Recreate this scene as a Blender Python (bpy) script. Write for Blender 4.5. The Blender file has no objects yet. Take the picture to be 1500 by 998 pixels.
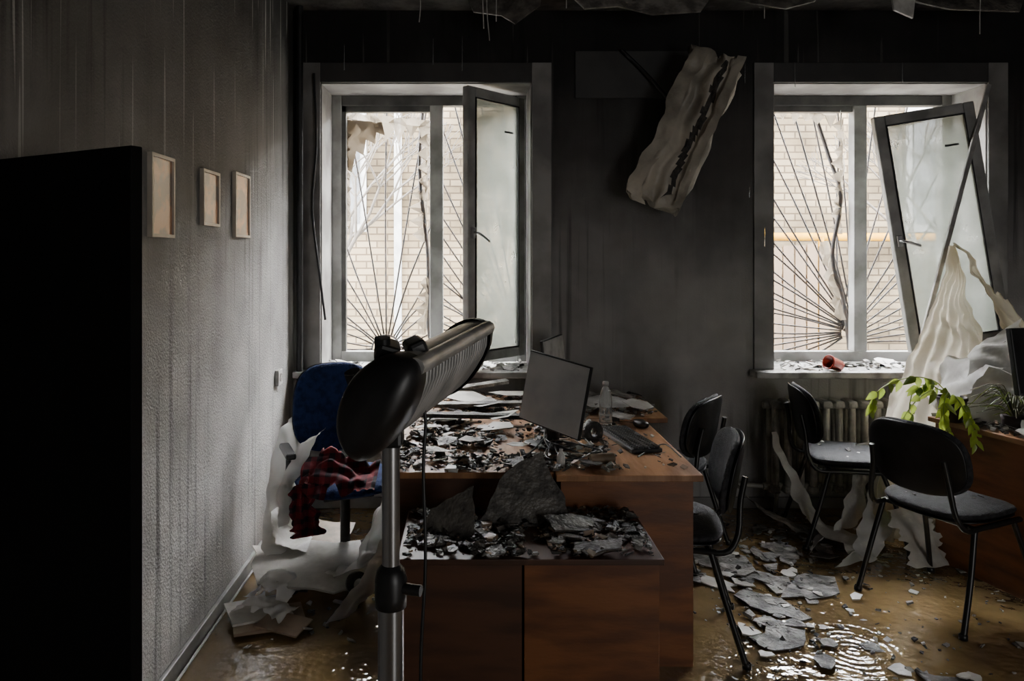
import bpy, bmesh, math, random
from mathutils import Vector, Matrix, Euler, noise
random.seed(7)
scene=bpy.context.scene
R=random.uniform

# ---------------- materials ----------------
def mat(name,c1,c2=None,rough=0.6,metal=0.0,scale=8.0,bump=0.0,bscale=None,rough2=None,emis=None,spec=None,stretch=(1,1,1),lo=0.4,hi=0.62):
    m=bpy.data.materials.new(name); m.use_nodes=True
    nt=m.node_tree; N=nt.nodes; L=nt.links
    p=N["Principled BSDF"]
    p.inputs["Base Color"].default_value=(*c1,1); p.inputs["Roughness"].default_value=rough; p.inputs["Metallic"].default_value=metal
    if spec is not None: p.inputs["Specular IOR Level"].default_value=spec
    tc=N.new("ShaderNodeTexCoord"); mp=N.new("ShaderNodeMapping"); mp.inputs["Scale"].default_value=stretch
    L.new(tc.outputs["Object"],mp.inputs["Vector"])
    nz=N.new("ShaderNodeTexNoise"); nz.inputs["Scale"].default_value=scale; nz.inputs["Detail"].default_value=6
    L.new(mp.outputs[0],nz.inputs["Vector"])
    if c2 is None: c2=tuple(c*0.8 for c in c1)
    cr=N.new("ShaderNodeValToRGB"); cr.color_ramp.elements[0].position=lo; cr.color_ramp.elements[1].position=hi
    cr.color_ramp.elements[0].color=(*c1,1); cr.color_ramp.elements[1].color=(*c2,1)
    L.new(nz.outputs["Fac"],cr.inputs[0]); L.new(cr.outputs[0],p.inputs["Base Color"])
    if rough2 is not None:
        mr=N.new("ShaderNodeMapRange"); mr.inputs[1].default_value=0.4; mr.inputs[2].default_value=0.6
        mr.inputs[3].default_value=rough; mr.inputs[4].default_value=rough2
        L.new(nz.outputs["Fac"],mr.inputs[0]); L.new(mr.outputs[0],p.inputs["Roughness"])
    if bump>0:
        n2=N.new("ShaderNodeTexNoise"); n2.inputs["Scale"].default_value=bscale or scale*4; n2.inputs["Detail"].default_value=4
        L.new(mp.outputs[0],n2.inputs["Vector"])
        b=N.new("ShaderNodeBump"); b.inputs["Strength"].default_value=bump; b.inputs["Distance"].default_value=0.02
        L.new(n2.outputs["Fac"],b.inputs["Height"]); L.new(b.outputs[0],p.inputs["Normal"])
    return m

def soot_wall(name,stops,bump=0.35,streak=.5,bsc=90):
    """smoke-stained plaster: soot deposit grows with height, drip streaks run down"""
    m=bpy.data.materials.new(name); m.use_nodes=True
    nt=m.node_tree; N=nt.nodes; L=nt.links; p=N["Principled BSDF"]; p.inputs["Roughness"].default_value=0.7
    p.inputs["Specular IOR Level"].default_value=0.25
    tc=N.new("ShaderNodeTexCoord"); sp=N.new("ShaderNodeSeparateXYZ"); L.new(tc.outputs["Object"],sp.inputs[0])
    def nse(scale,sc=(1,1,1),det=3,loc=(0,0,0)):
        mp=N.new("ShaderNodeMapping"); mp.inputs["Scale"].default_value=sc; mp.inputs["Location"].default_value=loc; L.new(tc.outputs["Object"],mp.inputs["Vector"])
        n_=N.new("ShaderNodeTexNoise"); n_.inputs["Scale"].default_value=scale; n_.inputs["Detail"].default_value=det; L.new(mp.outputs[0],n_.inputs["Vector"]); return n_.outputs["Fac"]
    def mr(src,a,b_,c,d_):
        r=N.new("ShaderNodeMapRange"); r.inputs[1].default_value=a; r.inputs[2].default_value=b_; r.inputs[3].default_value=c; r.inputs[4].default_value=d_; L.new(src,r.inputs[0]); return r.outputs[0]
    def mth(op,a,b_):
        r=N.new("ShaderNodeMath"); r.operation=op
        for i,q in enumerate((a,b_)):
            if isinstance(q,(int,float)): r.inputs[i].default_value=q
            else: L.new(q,r.inputs[i])
        return r.outputs[0]
    big=nse(1.1,det=7)
    runs=nse(1.0,(5,5,.7),det=6)
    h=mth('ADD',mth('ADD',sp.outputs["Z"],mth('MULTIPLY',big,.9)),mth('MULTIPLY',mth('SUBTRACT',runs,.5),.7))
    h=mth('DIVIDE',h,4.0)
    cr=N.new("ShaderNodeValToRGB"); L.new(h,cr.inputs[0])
    els=cr.color_ramp.elements
    els[0].position=stops[0][0]; els[0].color=(*stops[0][1],1)
    els[1].position=stops[-1][0]; els[1].color=(*stops[-1][1],1)
    for s in stops[1:-1]:
        e=els.new(s[0]); e.color=(*s[1],1)
    mask=mr(nse(.9,(1,1,.8),det=3,loc=(5,3,1)),.45,.60,0,1)
    line=mr(nse(1.0,(38,38,.8),det=1),.67,.70,0,1)
    line=mth('MULTIPLY',mth('MULTIPLY',line,mask),streak)
    mask2=mr(nse(1.2,(1,1,.9),det=4,loc=(1,8,4)),.42,.58,0,1)
    dl=mth('MULTIPLY',mr(nse(1.0,(21,21,.6),det=4,loc=(9,4,2)),.54,.68,0,.55),mask2)
    dline=mth('SUBTRACT',1.0,dl)
    mott=mr(nse(3.5,det=6,loc=(2,2,7)),.3,.7,.78,1.18)
    mul=mth('MULTIPLY',dline,mott)
    mx=N.new("ShaderNodeMix"); mx.data_type='RGBA'; mx.blend_type='MULTIPLY'; mx.inputs[0].default_value=1
    L.new(cr.outputs[0],mx.inputs[6]); L.new(mul,mx.inputs[7])
    mx2=N.new("ShaderNodeMix"); mx2.data_type='RGBA'; L.new(mx.outputs[2],mx2.inputs[6]); mx2.inputs[7].default_value=(0.60,0.59,0.56,1)
    L.new(line,mx2.inputs[0])
    L.new(mx2.outputs[2],p.inputs["Base Color"])
    n3=N.new("ShaderNodeTexNoise"); n3.inputs["Scale"].default_value=bsc; n3.inputs["Detail"].default_value=3; L.new(tc.outputs["Object"],n3.inputs["Vector"])
    b=N.new("ShaderNodeBump"); b.inputs["Strength"].default_value=bump; b.inputs["Distance"].default_value=0.01
    L.new(n3.outputs["Fac"],b.inputs["Height"]); L.new(b.outputs[0],p.inputs["Normal"])
    return m

M={}
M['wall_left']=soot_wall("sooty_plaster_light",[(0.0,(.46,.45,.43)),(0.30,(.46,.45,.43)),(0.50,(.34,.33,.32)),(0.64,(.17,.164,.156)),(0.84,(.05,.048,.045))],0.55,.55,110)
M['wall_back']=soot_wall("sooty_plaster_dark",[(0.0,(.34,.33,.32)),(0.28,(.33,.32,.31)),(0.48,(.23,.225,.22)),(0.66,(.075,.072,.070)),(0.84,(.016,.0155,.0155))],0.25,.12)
M['ceil']=mat("charred_ceiling",(.04,.036,.033),(.16,.15,.135),0.8,scale=3,bump=.8,bscale=12,lo=.5,hi=.7)
M['casing']=mat("sooty_white_paint",(.25,.245,.235),(.13,.125,.12),0.5,scale=3)
M['sill']=mat("dirty_white_sill",(.55,.55,.53),(.2,.19,.18),0.25,scale=9,rough2=.5)
M['reveal']=mat("reveal_plaster",(.40,.39,.37),(.20,.19,.18),0.6,scale=4)
M['pvc']=mat("pvc_dirty",(.36,.36,.35),(.20,.20,.19),0.4,scale=5)
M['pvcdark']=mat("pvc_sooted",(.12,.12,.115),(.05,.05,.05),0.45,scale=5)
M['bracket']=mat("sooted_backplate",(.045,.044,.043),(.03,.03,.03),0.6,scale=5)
M['iron']=mat("black_iron",(.03,.028,.027),(.06,.04,.03),0.6,scale=20)
M['bark']=mat("tree_bark",(.05,.04,.03),(.035,.028,.02),0.8,scale=20)
M['black']=mat("black_plastic",(.010,.010,.011),(.016,.016,.017),0.38,scale=20)
M['blackmatte']=mat("black_laminate",(.0045,.0045,.005),(.006,.006,.006),0.75,spec=.15)
M['fabric']=mat("black_fabric",(.010,.010,.013),(.03,.03,.034),0.75,scale=40,bump=.4,bscale=200)
M['tube']=mat("chair_tube",(.012,.012,.012),(.02,.02,.02),0.3,scale=10)
M['blue']=mat("blue_fabric",(.016,.035,.12),(.008,.018,.065),0.85,scale=30,bump=.4,bscale=180,spec=.2)
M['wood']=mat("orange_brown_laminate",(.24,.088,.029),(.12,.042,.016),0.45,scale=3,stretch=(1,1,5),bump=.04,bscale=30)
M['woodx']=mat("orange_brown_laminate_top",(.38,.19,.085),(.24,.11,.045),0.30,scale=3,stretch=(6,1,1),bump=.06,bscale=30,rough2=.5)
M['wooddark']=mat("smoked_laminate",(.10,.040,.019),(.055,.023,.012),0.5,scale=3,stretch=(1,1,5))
M['char']=mat("charred_debris",(.012,.011,.010),(.055,.048,.042),0.3,scale=30,bump=.5,rough2=.7)
M['plaster']=mat("wet_plaster",(.31,.29,.26),(.12,.11,.10),0.35,scale=14,bump=.5,bscale=60,rough2=.6)
M['plasterd']=mat("dark_wet_plaster",(.16,.148,.130),(.06,.055,.05),0.3,scale=14,bump=.5,bscale=60,rough2=.6)
M['white']=mat("white_shards",(.60,.59,.56),(.40,.39,.37),0.4,scale=15,bump=.2)
M['paper']=mat("soaked_paper",(.62,.60,.55),(.40,.38,.34),0.45,scale=6,bump=.2,bscale=30)
M['tanboard']=mat("wet_chipboard",(.30,.21,.14),(.15,.11,.07),0.5,scale=8)
M['steel']=mat("brushed_steel",(.42,.42,.43),(.32,.32,.33),0.28,metal=.9,scale=30,stretch=(1,1,.1))
M['alu']=mat("sooty_aluminium",(.50,.49,.48),(.28,.28,.27),0.42,metal=.35,scale=12)
M['screen']=mat("sheen_grey_screen",(.42,.42,.41),(.30,.30,.30),0.35,scale=4)  # pale grey stands in for the screen's reflected sheen, put into the base colour
M['radiator']=mat("old_radiator_paint",(.40,.38,.33),(.20,.19,.17),0.4,scale=8)
M['acbeige']=mat("melted_beige_plastic",(.46,.42,.35),(.16,.145,.12),0.45,scale=3.5,bump=.5,bscale=10,lo=.42,hi=.66)
M['red']=mat("red_plastic",(.42,.035,.018),(.25,.02,.012),0.3)
M['leaf']=mat("pothos_leaf",(.30,.38,.05),(.14,.23,.03),0.35,scale=12)
M['dryleaf']=mat("dry_leaf",(.20,.19,.11),(.1,.1,.06),0.6,scale=12)
M['yellow']=mat("yellow_gas_pipe",(.26,.13,.001),(.22,.10,.001),0.6,spec=.1)
M['fence']=mat("weathered_wood",(.085,.050,.022),(.055,.032,.016),0.7,scale=4,stretch=(1,1,.1))
M['ground']=mat("wet_asphalt",(.20,.19,.17),(.12,.11,.10),0.6,scale=3)
M['outwhite']=mat("facade_window_frame",(.22,.22,.21),(.15,.15,.145),0.6)
M['outglass']=mat("facade_window_glass",(.02,.022,.025),(.03,.032,.035),0.15)
M['terracotta']=mat("dark_pot",(.03,.02,.018),(.05,.03,.025),0.5)
M['skirt']=mat("dirty_skirting",(.34,.33,.31),(.18,.17,.16),0.4,scale=6)
M['picture']=mat("photo_print",(.70,.40,.26),(.36,.28,.24),0.25,scale=9,lo=.45,hi=.55)
M['pframe']=mat("white_picture_frame",(.60,.54,.46),(.45,.40,.34),0.4)

def translucent(name,col,trans=0.4,rough=.5,dif=.4):
    m=bpy.data.materials.new(name); m.use_nodes=True; nt=m.node_tree; N=nt.nodes; L=nt.links
    for n in list(N):
        if n.type!='OUTPUT_MATERIAL': N.remove(n)
    out=[n for n in N if n.type=='OUTPUT_MATERIAL'][0]
    tc=N.new("ShaderNodeTexCoord"); nz=N.new("ShaderNodeTexNoise"); nz.inputs["Scale"].default_value=7; nz.inputs["Detail"].default_value=6
    L.new(tc.outputs["Object"],nz.inputs["Vector"])
    tr=N.new("ShaderNodeBsdfTransparent"); tl=N.new("ShaderNodeBsdfTranslucent"); df=N.new("ShaderNodeBsdfDiffuse")
    tl.inputs[0].default_value=(*col,1); df.inputs[0].default_value=(*col,1)
    a=N.new("ShaderNodeMixShader"); a.inputs[0].default_value=dif; L.new(tl.outputs[0],a.inputs[1]); L.new(df.outputs[0],a.inputs[2])
    mr=N.new("ShaderNodeMapRange"); mr.inputs[1].default_value=.35; mr.inputs[2].default_value=.65; mr.inputs[3].default_value=max(0,trans-.1); mr.inputs[4].default_value=trans+.12
    L.new(nz.outputs["Fac"],mr.inputs[0])
    b=N.new("ShaderNodeMixShader"); L.new(mr.outputs[0],b.inputs[0]); L.new(a.outputs[0],b.inputs[1]); L.new(tr.outputs[0],b.inputs[2])
    L.new(b.outputs[0],out.inputs[0]); return m
M['milkglass']=translucent("steamed_glass",(.26,.28,.245),.32)
M['film']=translucent("torn_film",(.22,.185,.14),.02,dif=.5)
M['sheer']=translucent("curtain_cloth",(.80,.74,.60),.0,dif=.6)
M['whitesheet']=translucent("white_sheet",(.80,.79,.76),.0,dif=.75)
M['leafT']=translucent("leaf_translucent",(.40,.52,.08),.0)

def glassy():
    m=bpy.data.materials.new("clear_plastic"); m.use_nodes=True; p=m.node_tree.nodes["Principled BSDF"]
    p.inputs["Base Color"].default_value=(.85,.88,.88,1); p.inputs["Roughness"].default_value=.08
    p.inputs["Transmission Weight"].default_value=.85; p.inputs["IOR"].default_value=1.2; return m
M['clear']=glassy()

def plaid():
    m=bpy.data.materials.new("red_plaid_flannel"); m.use_nodes=True; nt=m.node_tree; N=nt.nodes; L=nt.links; p=N["Principled BSDF"]
    p.inputs["Roughness"].default_value=.9
    tc=N.new("ShaderNodeTexCoord"); outs=[]
    for d in ('X','Z'):
        w=N.new("ShaderNodeTexWave"); w.bands_direction=d; w.inputs["Scale"].default_value=6; w.inputs["Distortion"].default_value=.6; L.new(tc.outputs["Object"],w.inputs["Vector"])
        g=N.new("ShaderNodeMath"); g.operation='GREATER_THAN'; g.inputs[1].default_value=.5; L.new(w.outputs["Fac"],g.inputs[0]); outs.append(g)
    s=N.new("ShaderNodeMath"); s.operation='ADD'; L.new(outs[0].outputs[0],s.inputs[0]); L.new(outs[1].outputs[0],s.inputs[1])
    h=N.new("ShaderNodeMath"); h.operation='DIVIDE'; h.inputs[1].default_value=2; L.new(s.outputs[0],h.inputs[0])
    cr=N.new("ShaderNodeValToRGB"); cr.color_ramp.elements[0].color=(.17,.009,.016,1); cr.color_ramp.elements[1].color=(.014,.006,.012,1)
    L.new(h.outputs[0],cr.inputs[0]); L.new(cr.outputs[0],p.inputs["Base Color"]); return m
M['plaid']=plaid()

def brick():
    m=bpy.data.materials.new("cream_brick"); m.use_nodes=True; nt=m.node_tree; N=nt.nodes; L=nt.links; p=N["Principled BSDF"]
    p.inputs["Roughness"].default_value=.9; p.inputs["Specular IOR Level"].default_value=.1
    tc=N.new("ShaderNodeTexCoord"); s=N.new("ShaderNodeSeparateXYZ"); c=N.new("ShaderNodeCombineXYZ")
    L.new(tc.outputs["Object"],s.inputs[0]); L.new(s.outputs["X"],c.inputs[0]); L.new(s.outputs["Z"],c.inputs[1])
    b=N.new("ShaderNodeTexBrick"); L.new(c.outputs[0],b.inputs["Vector"])
    b.inputs["Scale"].default_value=1; b.inputs["Brick Width"].default_value=.26; b.inputs["Row Height"].default_value=.085
    b.inputs["Mortar Size"].default_value=.010
    b.inputs["Color1"].default_value=(.052,.039,.022,1); b.inputs["Color2"].default_value=(.082,.064,.040,1); b.inputs["Mortar"].default_value=(.026,.019,.012,1)
    nz=N.new("ShaderNodeTexNoise"); nz.inputs["Scale"].default_value=.7; nz.inputs["Detail"].default_value=7; L.new(tc.outputs["Object"],nz.inputs["Vector"])
    mr=N.new("ShaderNodeMapRange"); mr.inputs[1].default_value=.38; mr.inputs[2].default_value=.62; mr.inputs[3].default_value=.6; mr.inputs[4].default_value=1.9; L.new(nz.outputs["Fac"],mr.inputs[0])
    mx=N.new("ShaderNodeMix"); mx.data_type='RGBA'; mx.blend_type='MULTIPLY'; mx.inputs[0].default_value=1
    L.new(b.outputs["Color"],mx.inputs[6]); L.new(mr.outputs[0],mx.inputs[7]); L.new(mx.outputs[2],p.inputs["Base Color"]); return m
M['brick']=brick()

def flooded():
    m=bpy.data.materials.new("floor_under_murky_water"); m.use_nodes=True; nt=m.node_tree; N=nt.nodes; L=nt.links; p=N["Principled BSDF"]
    tc=N.new("ShaderNodeTexCoord")
    nz=N.new("ShaderNodeTexNoise"); nz.inputs["Scale"].default_value=1.2; nz.inputs["Detail"].default_value=8; L.new(tc.outputs["Object"],nz.inputs["Vector"])
    cr=N.new("ShaderNodeValToRGB"); cr.color_ramp.elements[0].position=.40; cr.color_ramp.elements[1].position=.62
    cr.color_ramp.elements[0].color=(.31,.205,.085,1); cr.color_ramp.elements[1].color=(.15,.10,.048,1)
    L.new(nz.outputs["Fac"],cr.inputs[0]); L.new(cr.outputs[0],p.inputs["Base Color"])
    p.inputs["Roughness"].default_value=.03; p.inputs["IOR"].default_value=2.2
    def noi(sc,det):
        n2=N.new("ShaderNodeTexNoise"); n2.inputs["Scale"].default_value=sc; n2.inputs["Detail"].default_value=det; L.new(tc.outputs["Object"],n2.inputs["Vector"]); return n2.outputs["Fac"]
    a_=N.new("ShaderNodeMath"); a_.operation='MULTIPLY_ADD'; a_.inputs[1].default_value=.35; L.new(noi(26,2),a_.inputs[0]); L.new(noi(10,2),a_.inputs[2]); h=a_.outputs[0]
    for (x,y,amp) in ((.42,-2.85,.2),(-1.55,-3.0,.16),(-2.1,-2.75,.14),(-1.3,-2.6,.14),(.7,-2.7,.14)):
        mp=N.new("ShaderNodeMapping"); mp.inputs["Location"].default_value=(x,y,0); L.new(tc.outputs["Object"],mp.inputs[0])
        w=N.new("ShaderNodeTexWave"); w.wave_type='RINGS'; w.rings_direction='SPHERICAL'; w.inputs["Scale"].default_value=9; w.inputs["Distortion"].default_value=.8; L.new(mp.outputs[0],w.inputs["Vector"])
        ln=N.new("ShaderNodeVectorMath"); ln.operation='LENGTH'; L.new(mp.outputs[0],ln.inputs[0])
        fall=N.new("ShaderNodeMapRange"); fall.inputs[1].default_value=.03; fall.inputs[2].default_value=.32; fall.inputs[3].default_value=amp; fall.inputs[4].default_value=0; L.new(ln.outputs["Value"],fall.inputs[0])
        ma=N.new("ShaderNodeMath"); ma.operation='MULTIPLY_ADD'; L.new(w.outputs["Fac"],ma.inputs[0]); L.new(fall.outputs[0],ma.inputs[1]); L.new(h,ma.inputs[2]); h=ma.outputs[0]
    b=N.new("ShaderNodeBump"); b.inputs["Strength"].default_value=.42; b.inputs["Distance"].default_value=.02; L.new(h,b.inputs["Height"]); L.new(b.outputs[0],p.inputs["Normal"])
    return m
M['flood']=flooded()

# ---------------- mesh builder ----------------
def catmull(pts,n):
    P=[Vector(p) for p in pts]; P=[P[0]*2-P[1]]+P+[P[-1]*2-P[-2]]; out=[]; segs=len(P)-3
    for i in range(n+1):
        t=i/n*segs; k=min(int(t),segs-1); u=t-k
        a,b,c,d=P[k],P[k+1],P[k+2],P[k+3]
        out.append(0.5*((2*b)+(c-a)*u+(2*a-5*b+4*c-d)*u*u+(3*b-a-3*c+d)*u**3))
    return out

class B:
    def __init__(s,name): s.name=name; s.v=[]; s.f=[]; s.fm=[]; s.fs=[]; s.mats=[]
    def mi(s,m):
        m=M[m]
        if m not in s.mats: s.mats.append(m)
        return s.mats.index(m)
    def add(s,vs,fs,m,X=None,smooth=False):
        o=len(s.v); k=s.mi(m)
        for v in vs:
            v=Vector(v)
            if X is not None: v=X@v
            s.v.append(v)
        for f in fs: s.f.append([i+o for i in f]); s.fm.append(k); s.fs.append(smooth)
    def box(s,c,size,m,rot=(0,0,0),bev=0.0,X=None):
        T=Matrix.Translation(c)@Euler(rot).to_matrix().to_4x4()
        if X is not None: T=X@T
        bm=bmesh.new(); bmesh.ops.create_cube(bm,size=1)
        for v in bm.verts: v.co=Vector((v.co.x*size[0],v.co.y*size[1],v.co.z*size[2]))
        if bev>0: bmesh.ops.bevel(bm,geom=bm.edges[:],offset=bev,segments=2,affect='EDGES',profile=.5)
        bm.verts.index_update()
        s.add([v.co.copy() for v in bm.verts],[[v.index for v in f.verts] for f in bm.faces],m,T); bm.free()
    def bx(s,x0,x1,y0,y1,z0,z1,m,bev=0.0,X=None):
        s.box(((x0+x1)/2,(y0+y1)/2,(z0+z1)/2),(x1-x0,y1-y0,z1-z0),m,bev=bev,X=X)
    def tube(s,pts,r,m,n=10,smooth_n=0,X=None,flat=1.0,caps=True):
        P=[Vector(p) for p in pts]
        if smooth_n: P=catmull(P,smooth_n)
        rs=r if isinstance(r,(list,tuple)) else [r]*len(P)
        vs=[];fs=[]; up=Vector((0,0,1)); prev=None
        for i,p in enumerate(P):
            t=(P[min(i+1,len(P)-1)]-P[max(i-1,0)]).normalized()
            if prev is None:
                a=t.cross(up); 
                if a.length<.05: a=t.cross(Vector((1,0,0)))
            else: a=prev-t*prev.dot(t)
            a.normalize(); prev=a; b=t.cross(a)
            for k in range(n):
                th=2*math.pi*k/n; vs.append(p+(a*math.cos(th)*flat+b*math.sin(th))*rs[i])
        for i in range(len(P)-1):
            for k in range(n): fs.append([i*n+k,i*n+(k+1)%n,(i+1)*n+(k+1)%n,(i+1)*n+k])
        s.add(vs,fs,m,X,True)
        if caps:
            l=(len(P)-1)*n
            s.add(vs[:n],[list(range(n))[::-1]],m,X); s.add(vs[l:l+n],[list(range(n))],m,X)
    def lathe(s,prof,m,X=None,n=24):
        vs=[];fs=[]
        for r,z in prof:
            for k in range(n): th=2*math.pi*k/n; vs.append((r*math.cos(th),r*math.sin(th),z))
        for i in range(len(prof)-1):
            for k in range(n): fs.append([i*n+k,i*n+(k+1)%n,(i+1)*n+(k+1)%n,(i+1)*n+k])
        s.add(vs,fs,m,X,True)
    def pad(s,w,h,t,m,X,curve=0.0,e=3.2,n=40,taper=0.0):
        rings=[0,.3,.6,.82,.93,.98,1.0]; vs=[];fs=[]
        seq=[(r,1) for r in rings]+[(r,-1) for r in rings[::-1][1:]]
        for r,sg in seq:
            for k in range(n):
                th=2*math.pi*k/n; c,sn=math.cos(th),math.sin(th)
                x=math.copysign(abs(c)**(2/e),c)*w/2*max(r,.001); y=math.copysign(abs(sn)**(2/e),sn)*h/2*max(r,.001)
                x*=1+taper*y/h
                z=sg*t/2*math.sqrt(max(0,1-r**5))+curve*x*x
                vs.append((x,y,z))
        for i in range(len(seq)-1):
            for k in range(n): fs.append([i*n+k,i*n+(k+1)%n,(i+1)*n+(k+1)%n,(i+1)*n+k])
        s.add(vs,fs,m,X,True)
    def poly(s,pts,thick,m,X=None):
        n=len(pts); vs=[(p[0],p[1],thick) for p in pts]+[(p[0],p[1],0) for p in pts]
        fs=[list(range(n)),list(range(n,2*n))[::-1]]+[[i,n+i,n+(i+1)%n,(i+1)%n] for i in range(n)]
        s.add(vs,fs,m,X)
    def ribbon(s,pts,wid,m,nu=30,nv=10,wr=0.01,wf=6.0,fold=0.0,nf=5,rag=0.0):
        P=catmull(pts,nu)
        W=catmull(wid,nu) if isinstance(wid[0],(tuple,list,Vector)) else [Vector(wid)]*(nu+1)
        vs=[];fs=[]; off=Vector((R(0,50),R(0,50),R(0,50)))
        for i,p in enumerate(P):
            t=(P[min(i+1,nu)]-P[max(i-1,0)]).normalized(); nrm=t.cross(W[i]).normalized()
            e0=1+rag*noise.noise(Vector((i*.35,off.x,0)))*2; e1=1+rag*noise.noise(Vector((i*.35,off.y,9)))*2
            for j in range(nv+1):
                u=j/nv-.5; u*= e0 if u<0 else e1
                q=p+W[i]*u
                rn=1-abs(noise.noise(q*wf*1.7+off))*3
                d=wr*(noise.noise(q*wf+off)*2+rn*.7)+fold*math.sin(j/nv*nf*2*math.pi)*(0.4+0.6*i/nu)
                vs.append(q+nrm*d)
        for i in range(nu):
            for j in range(nv): a=i*(nv+1)+j; fs.append([a,a+1,a+nv+2,a+nv+1])
        s.add(vs,fs,m,None,True)
    def chunk(s,c,sz,m):
        vs=[];sc=Vector((R(.5,1.5),R(.5,1.2),R(.12,.5)))*sz
        for x in(-1,1):
            for y in(-1,1):
                for z in(-1,1):
                    v=Vector((x*sc.x*R(.4,1),y*sc.y*R(.4,1),z*sc.z*R(.4,1)))
                    vs.append(v)
        rz=Euler((R(-.5,.5),R(-.5,.5),R(0,6.3))).to_matrix(); vs=[rz@v for v in vs]
        mn=min(v.z for v in vs); vs=[v+Vector(c)-Vector((0,0,mn)) for v in vs]
        s.add(vs,[[0,1,3,2],[4,6,7,5],[0,4,5,1],[2,3,7,6],[0,2,6,4],[1,5,7,3]],m)
    def flake(s,c,sz,m,th=.006,tilt=.12,n=None,asp=1.0,jag=.28):
        n=n or random.randint(5,9); a0=R(0,6.3); pts=[]
        for k in range(n):
            a=a0+2*math.pi*(k+R(-.35,.35))/n; r=sz*R(1-jag*1.8,1.1); pts.append((r*math.cos(a)*asp,r*math.sin(a)))
        tx,ty=R(-tilt,tilt),R(-tilt,tilt)
        X=Matrix.Translation((c[0],c[1],c[2]+sz*max(abs(tx),abs(ty))*.9))@Euler((tx,ty,R(0,6.3))).to_matrix().to_4x4()
        s.poly(pts,th,m,X)
    def done(s,loc=(0,0,0),rz=0,parent=None):
        me=bpy.data.meshes.new(s.name); me.from_pydata([tuple(v) for v in s.v],[],s.f)
        for m in s.mats: me.materials.append(m)
        for i,p in enumerate(me.polygons): p.material_index=s.fm[i]; p.use_smooth=s.fs[i]
        me.update(); o=bpy.data.objects.new(s.name,me); scene.collection.objects.link(o)
        o.location=loc; o.rotation_euler=(0,0,rz)
        if parent: o.parent=parent
        return o
def empty(name,loc=(0,0,0)):
    o=bpy.data.objects.new(name,None); o.location=loc; scene.collection.objects.link(o); return o

# ---------------- room shell ----------------
XL,XR,YB,YR,H=-1.13,4.2,4.7,-2.5,3.16
YO=5.2
b=B("floor"); b.bx(XL-.2,XR+.2,YR-.2,YO,-.1,0,'flood'); b.done()
b=B("ceiling"); b.bx(XL-.2,XR+.2,YR-.2,YO,H,H+.1,'ceil'); b.done()
b=B("wall_left"); b.bx(XL-.2,XL,YR-.2,YO,0,H,'wall_left'); b.done()
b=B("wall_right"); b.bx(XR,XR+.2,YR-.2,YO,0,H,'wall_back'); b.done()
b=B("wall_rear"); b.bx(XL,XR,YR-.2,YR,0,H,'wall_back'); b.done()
W=[(-.955,.385),(1.918,3.277)]; Z0,Z1=.86,2.70
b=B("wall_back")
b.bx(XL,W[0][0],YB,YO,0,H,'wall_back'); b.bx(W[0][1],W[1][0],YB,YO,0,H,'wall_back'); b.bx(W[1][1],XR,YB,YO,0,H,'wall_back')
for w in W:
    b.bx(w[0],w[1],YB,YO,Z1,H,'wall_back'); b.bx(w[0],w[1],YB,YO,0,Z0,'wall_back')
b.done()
b=B("baseboard_left"); b.bx(XL,XL+.02,YR,YB,0,.07,'skirt',bev=.004); b.tube([(XL+.03,-1,.02),(XL+.035,2.6,.015),(XL+.03,4.6,.02)],.006,'white',n=6); b.done()
b=B("baseboard_back"); b.bx(XL+.02,XR,YB-.02,YB,0,.07,'casing',bev=.004); b.done()
for i,w in enumerate(W):
    b=B("trim_%d"%(i+1))
    cw=.125
    b.bx(w[0]-cw,w[0],YB-.018,YB,Z0+.02,Z1+cw,'casing',bev=.003)
    b.bx(w[1],w[1]+cw,YB-.018,YB,Z0+.02,Z1+cw,'casing',bev=.003)
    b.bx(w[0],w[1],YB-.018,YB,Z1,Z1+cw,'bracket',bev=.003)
    b.bx(w[0],w[0]+.008,YB,5.03,Z0+.02,Z1,'reveal'); b.bx(w[1]-.008,w[1],YB,5.03,Z0+.02,Z1,'reveal'); b.bx(w[0],w[1],YB,5.03,Z1-.008,Z1,'reveal')
    b.done()
    b=B("window_sill"); b.bx(w[0]-.15,w[1]+.14,YB-.13,YB,Z0-.02,Z0+.02,'sill',bev=.006); b.bx(w[0],w[1],YB-.01,5.03,Z0-.0,Z0+.02,'sill'); b.done()

# ---------------- windows ----------------
def sash(b,w,h,X,handle=True,fr='pvc'):
    t=.055;f=.065
    b.bx(0,f,-t/2,t/2,0,h,fr,bev=.008,X=X); b.bx(w-f,w,-t/2,t/2,0,h,fr,bev=.008,X=X)
    b.bx(f,w-f,-t/2,t/2,0,f,fr,bev=.008,X=X); b.bx(f,w-f,-t/2,t/2,h-f,h,fr,bev=.008,X=X)
    g=.008
    for zz in (f,h-f-g): b.bx(f,w-f,-t/2-.003,-t/2+.01,zz,zz+g,'black',X=X)
    for xx in (f,w-f-g): b.bx(xx,xx+g,-t/2-.003,-t/2+.01,f,h-f,'black',X=X)
    b.bx(f,w-f,-.004,.004,f,h-f,'milkglass',X=X)
    if handle:
        b.box((.032,-t/2-.012,h*.47),(.028,.02,.07),'steel',bev=.004,X=X)
        b.tube([(.032,-t/2-.02,h*.47),(.032,-t/2-.05,h*.47),(.07,-t/2-.055,h*.46),(.13,-t/2-.055,h*.44)],.008,'steel',n=8,X=X)
        b.box((w-.17,-t/2-.002,h-.25),(.08,.006,.012),'black',X=X)
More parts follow.
